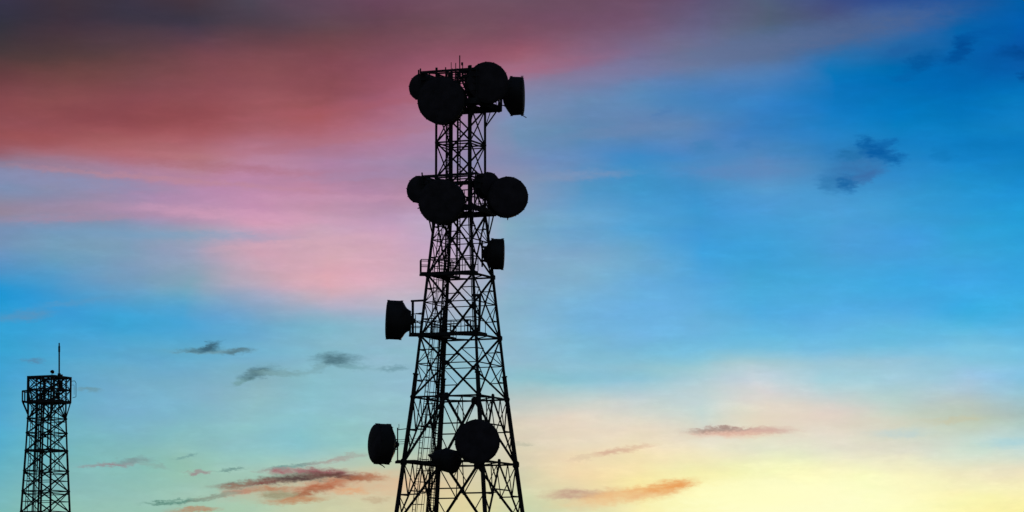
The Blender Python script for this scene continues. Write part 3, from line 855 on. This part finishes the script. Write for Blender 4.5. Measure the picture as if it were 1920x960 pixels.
# top platform
dish(793, 164, -12, (-.45, -.90, -.02), 50, 18, 10, 'small round dish antenna at the upper left of the top platform, behind the biggest dish', 'dish',
     [edge(3, 0, .93, 180, RP)])
dish(829, 189, -62, (-.18, -.98, -.05), 88, 26, 16, 'biggest round dish antenna, low on the left front of the top platform', 'dish',
     [edge(3, 0, .55, 135, RP, .9), edge(3, 0, .60, 200, RP, -.3)])
dish(913, 156, -52, (.22, -.97, .0), 77, 22, 15, 'large round dish antenna standing highest, right of the thin rods on the top platform', 'dish',
     [edge(2, 3, .55, 135, RP, .5), edge(2, 3, .55, 199, RP, -.9)])
dish(969, 180, 26, (1, -.06, -.0), 74, 23, 15, 'edge-on drum dish antenna facing right, at the right end of the top platform', 'dish',
     [cor(2, 165, RP), cor(2, 190, RP, -.4)], feed=(.18, .38), flare=.97)
# middle platform
dish(789, 356, -10, (-.5, -.87, .0), 51, 18, 10, 'small round dish antenna at the far left of the middle platform', 'dish',
     [edge(3, 0, .93, 350, 72)], feed=(-.2, -.3))
dish(829, 379, -60, (-.2, -.98, -.05), 84, 26, 15, 'large round dish antenna hanging over the left front edge of the middle platform', 'dish',
     [edge(3, 0, .55, 337, 72, .9), edge(3, 0, .55, 397, 66, -.3)])
dish(951, 370, -34, (.22, -.975, 0), 75, 22, 14, 'large round dish antenna at the right end of the middle platform', 'dish',
     [edge(2, 3, .12, 350, 70, .4), edge(2, 3, .10, 396, 66, -.7)], feed=(-.15, -.05))
dish(912, 347.5, -22, (.55, -.83, 0), 47, 22, 9, 'slanted dish antenna between the shaft and the rightmost round dish of the middle platform', 'dish',
     [edge(2, 3, .6, 345, 70, .4), edge(2, 3, .6, 395, 66, -.7)])
# single dishes lower down
dish(932.5, 476.5, 14, (1, -.02, -.02), 58, 22, 10, 'small edge-on drum dish antenna on the right side just below the middle platform', 'dish',
     [cor(2, 470), cor(2, 492, None, -.4)], flare=1.0, hubr=.42)
dish(739.5, 600, -30, (-1, -.05, .04), 73, 27, 17, 'edge-on drum dish antenna facing left, on the left balcony halfway up', 'dish',
     [tuple(P(774, 588, Y0 - 1.0)) + (0.1,), tuple(P(774, 604, Y0 - 1.0)) + (-.2,)], pole=False, flare=1.0, hubr=.20, stepped=True)
dish(717, 832.5, -48, (-.95, -.30, .02), 75, 24, 11, 'barrel-shaped dish antenna turned left, on the lowest balcony', 'dish',
     [tuple(P(745.5, 824, Yb)) + (.25,), tuple(P(745.5, 842, Yb)) + (-.3,)], feed=(-.25, -.4), pole=False, radome=.32)
dish(895, 828, -128, (.12, -.99, -.0), 80, 20, 15, 'round dish antenna facing the camera on the front leg near the bottom', 'dish',
     [cor(3, 815, None, .4), cor(3, 845, None, -.5)])
dish(842, 864, -82, (.84, -.46, -.26), 43, 22, 26, 'smallest dish antenna, tilted down beside the cable ladder at the lowest walkway', 'dish',
     [edge(3, 0, .6, 866, None, .2), edge(3, 0, .55, 873, None, -.3)], pole=False, radome=.4)

# ================================================================== the small tower, farther off
Y2 = 325.0
M2 = (P(88, 850, Y2) - P(87, 850, Y2)).x
def z2(yc): return P(88, yc, Y2).z
lo, hi = 1100, 1400
for _k in range(60):
    mid = (lo + hi) / 2
    if z2(mid) > 0: lo = mid
    else: hi = mid
G2 = lo
X2 = P(93, 706, Y2).x
X2 = P(87.0, 850, Y2).x
PR2 = [(700, 33.5), (775, 33.7), (845, 37), (960, 43.6), (1270, 61)]
ANG2 = [R(199), R(109), R(19), R(-71)]
def c2(i, yc, r=None):
    q = (r if r is not None else interp(PR2, yc)) / math.cos(R(19)) * M2
    return Vector((X2 + q * math.cos(ANG2[i]), Y2 + q * math.sin(ANG2[i]), z2(yc)))
t2 = thing('lattice_tower', (X2, Y2, 0), 'small distant lattice tower with a boxy crown and one tall mast, at the left edge', 'tower')
for i in range(4):
    mb = MB()
    for a, b, w in ((710, 845, .17), (845, G2 - .5, .21)):
        ys = [a] + [y for y, _ in PR2 if a < y < b] + [b]
        for p, q in zip(ys[:-1], ys[1:]): mb.beam(c2(i, p), c2(i, q), w, n=8)
    for y in (785, 812, 845, 883, 921, 960): mb.beam(c2(i, y - 1), c2(i, y + 1), .27, n=10)
    mb.build('leg', M_STEEL2, t2, smooth=True)
    fb = MB(); c = c2(i, G2 - .5); fb.box((c.x, c.y, .1), 1.3, 1.3, .7, R(19)); fb.build('footing', M_CONC, t2)
LV2 = [708, 731, 754, 785, 812, 845, 883, 921, 960, 1005, 1055, 1110, G2 - 1]
for li, y in enumerate(LV2[:-1]):
    mb = MB(); cs = [c2(i, y) for i in range(4)]
    w = .18 if y in (754, 845) else .09
    for a, b in FACES: mb.angle(cs[a], cs[b], w)
    if y in (883, 921, 812, 785):
        for a, b in FACES: mb.angle(cs[a] - Vector((0, 0, .28)), cs[b] - Vector((0, 0, .28)), .07)
    mb.build('horizontal_ring', M_STEEL2, t2)
    y1 = LV2[li + 1]
    for a, b in FACES:
        m = MB(); A0, B0, A1, B1 = c2(a, y), c2(b, y), c2(a, y1), c2(b, y1)
        m.angle(A0, B1, .10); m.angle(B0, A1, .10); gusset(m, lerp(A0, B1, .5), A0, B0, .08)
        if y > 880:
            m.angle(lerp(A0, A1, .5), lerp(B0, B1, .5), .06)
        mm = lerp(A0, B0, .5)
        if y < 860 : m.angle(mm, lerp(A1, B1, .5), .055)
        for C in (A1, B1): gusset(m, C, A0, B0, .12)
        m.build('cross_brace', M_STEEL2, t2)
# crown
RC = 38.5
cxo = 3.5 * M2
def cr2(i, yc, r=RC):
    v = c2(i, yc, r); v.x += cxo; return v
mb = MB()
for y, w in ((708, .20), (731, .14), (754, .26)):
    for a, b in FACES: mb.beam(cr2(a, y), cr2(b, y), .12, w)
for i in range(4): mb.beam(cr2(i, 706), cr2(i, 755), .17)
for a, b in FACES:
    for t in (.5,): mb.beam(lerp(cr2(a, 708), cr2(b, 708), t), lerp(cr2(a, 754), cr2(b, 754), t), .08)
    for y, y1 in ((708, 731), (731, 754)):
        for t in (0, .5):
            mb.angle(lerp(cr2(a, y), cr2(b, y), t), lerp(cr2(a, y1), cr2(b, y1), t + .5), .06)
            mb.angle(lerp(cr2(a, y), cr2(b, y), t + .5), lerp(cr2(a, y1), cr2(b, y1), t), .06)
crown = mb.build('crown_frame', M_STEEL2, t2)
for y in (752, 709):
    fl = MB()
    inn = [c2(i, y, 20 if y > 740 else 26) for i in range(4)]
    for a, b in FACES: fl.plate([cr2(a, y), cr2(b, y), inn[b], inn[a]], .06)
    fl.build('floor', M_STEEL2, crown)
st = MB()
for i in range(4): st.angle(cr2(i, 754), c2(i, 783), .11)
for a, b in FACES:
    st.angle(lerp(cr2(a, 754), cr2(b, 754), .5), c2(a, 786), .10); st.angle(lerp(cr2(a, 754), cr2(b, 754), .5), c2(b, 786), .10)
st.build('strut', M_STEEL2, crown)
# equipment hung inside the crown
eq = MB()
for (px, py, w, h, dd) in ((114, 722, 9, 17, .6), (108, 742, 10, 16, -.4), (112, 716, 12, 8, -.5), (100, 727, 8, 6, .3)):
    c = P(px, py, Y2 + dd); eq.box(c, w * M2 * .75, .5, h * M2 * .75, .2)
eq.build('equipment_box', M_STEEL2, crown)
# balcony at the left of the crown
mb = MB()
bl = [P(42, 733, Y2 - .9), P(53, 732, Y2 - .9), P(57, 754, Y2 - .9), P(42, 752, Y2 - .9)]
for dd in (0, 1.6):
    q = [v + Vector((0, dd, 0)) for v in bl]
    for a, b in zip(q, q[1:] + q[:1]): mb.beam(a, b, .12)
for v in bl: mb.beam(v, v + Vector((0, 1.6, 0)), .1)
mb.beam(P(46, 733, Y2 - .9), P(46, 753, Y2 - .9), .06)
mb.beam(P(42, 752, Y2 - .9), c2(0, 778), .13)
mb.build('balcony', M_STEEL2, t2)
# thin ladder hoop on the right
mb = MB()
mb.path([P(133, 715, Y2), P(140, 714, Y2), P(142.5, 718, Y2), P(142.5, 744, Y2), P(136, 746, Y2)], .05, n=6)
mb.path([P(133, 722, Y2 + .5), P(139, 722, Y2 + .5), P(139, 740, Y2 + .5)], .03, n=6)
mb.build('side_hoop', M_STEEL2, t2)
# ladder and cable bundle
mb = MB()
for t in (.18, .3): mb.path([lerp(c2(0, y), c2(1, y), t) + Vector((0, .15, 0)) for y in (760, 775, 845, 960, G2 - 2)], .06, n=4)
for k in range(90):
    y = 760 + (G2 - 764) * k / 89
    mb.beam(lerp(c2(0, y), c2(1, y), .18) + Vector((0, .15, 0)), lerp(c2(0, y), c2(1, y), .3) + Vector((0, .15, 0)), .04)
mb.build('climbing_ladder', M_STEEL2, t2)
mb = MB()
for t, w in ((.55, .12), (.62, .09), (.70, .07), (.86, .18)): mb.path([lerp(c2(0, y), c2(1, y), t) + Vector((0, .1, 0)) for y in (735, 775, 845, 960, G2 - 2)], w, n=6)
for t, w in ((.62, .10), (.68, .07)): mb.path([lerp(c2(1, y), c2(3, y), t) for y in (735, 775, 845)], w, n=6)
mb.build('cable_bundle', M_CABLE, t2)
# mast and lamp
b = P(111, 707, Y2)
mt = thing('mast', b, 'single tall thin mast on top of the small distant tower', 'mast')
m = MB(); m.beam(b, P(111, 700, Y2), .30, n=10); m.build('mast_base', M_STEEL2, mt)
m = MB(); m.beam(P(111, 703, Y2), P(111, 660, Y2), .15, n=8); m.beam(P(111, 660, Y2), P(111, 649, Y2), .20, n=8); m.beam(P(111, 649, Y2), P(111, 643, Y2), .13, n=8)
m.build('rod', M_STEEL2, mt, smooth=True)
b = P(97.5, 707, Y2)
bt = thing('beacon_lamp', b, 'small round unlit beacon lamp left of the mast on the distant tower', 'lamp')
m = MB(); m.beam(b, P(97.5, 698, Y2), .07, n=8); m.build('stem', M_STEEL2, bt)
m = MB(); M = Matrix.Translation(P(97.3, 699.5, Y2))
m.lathe([(-.02, .10), (0, .16), (.06, .2), (.16, .2), (.26, .13), (.3, .05)], M @ Matrix.Rotation(.35, 4, 'Y'), 16)
m.build('globe', M_LAMP, bt, smooth=True)
m = MB()
m.box(P(115, 704, Y2), 5 * M2, .3, 3.5 * M2); m.build('top_box', M_STEEL2, t2)
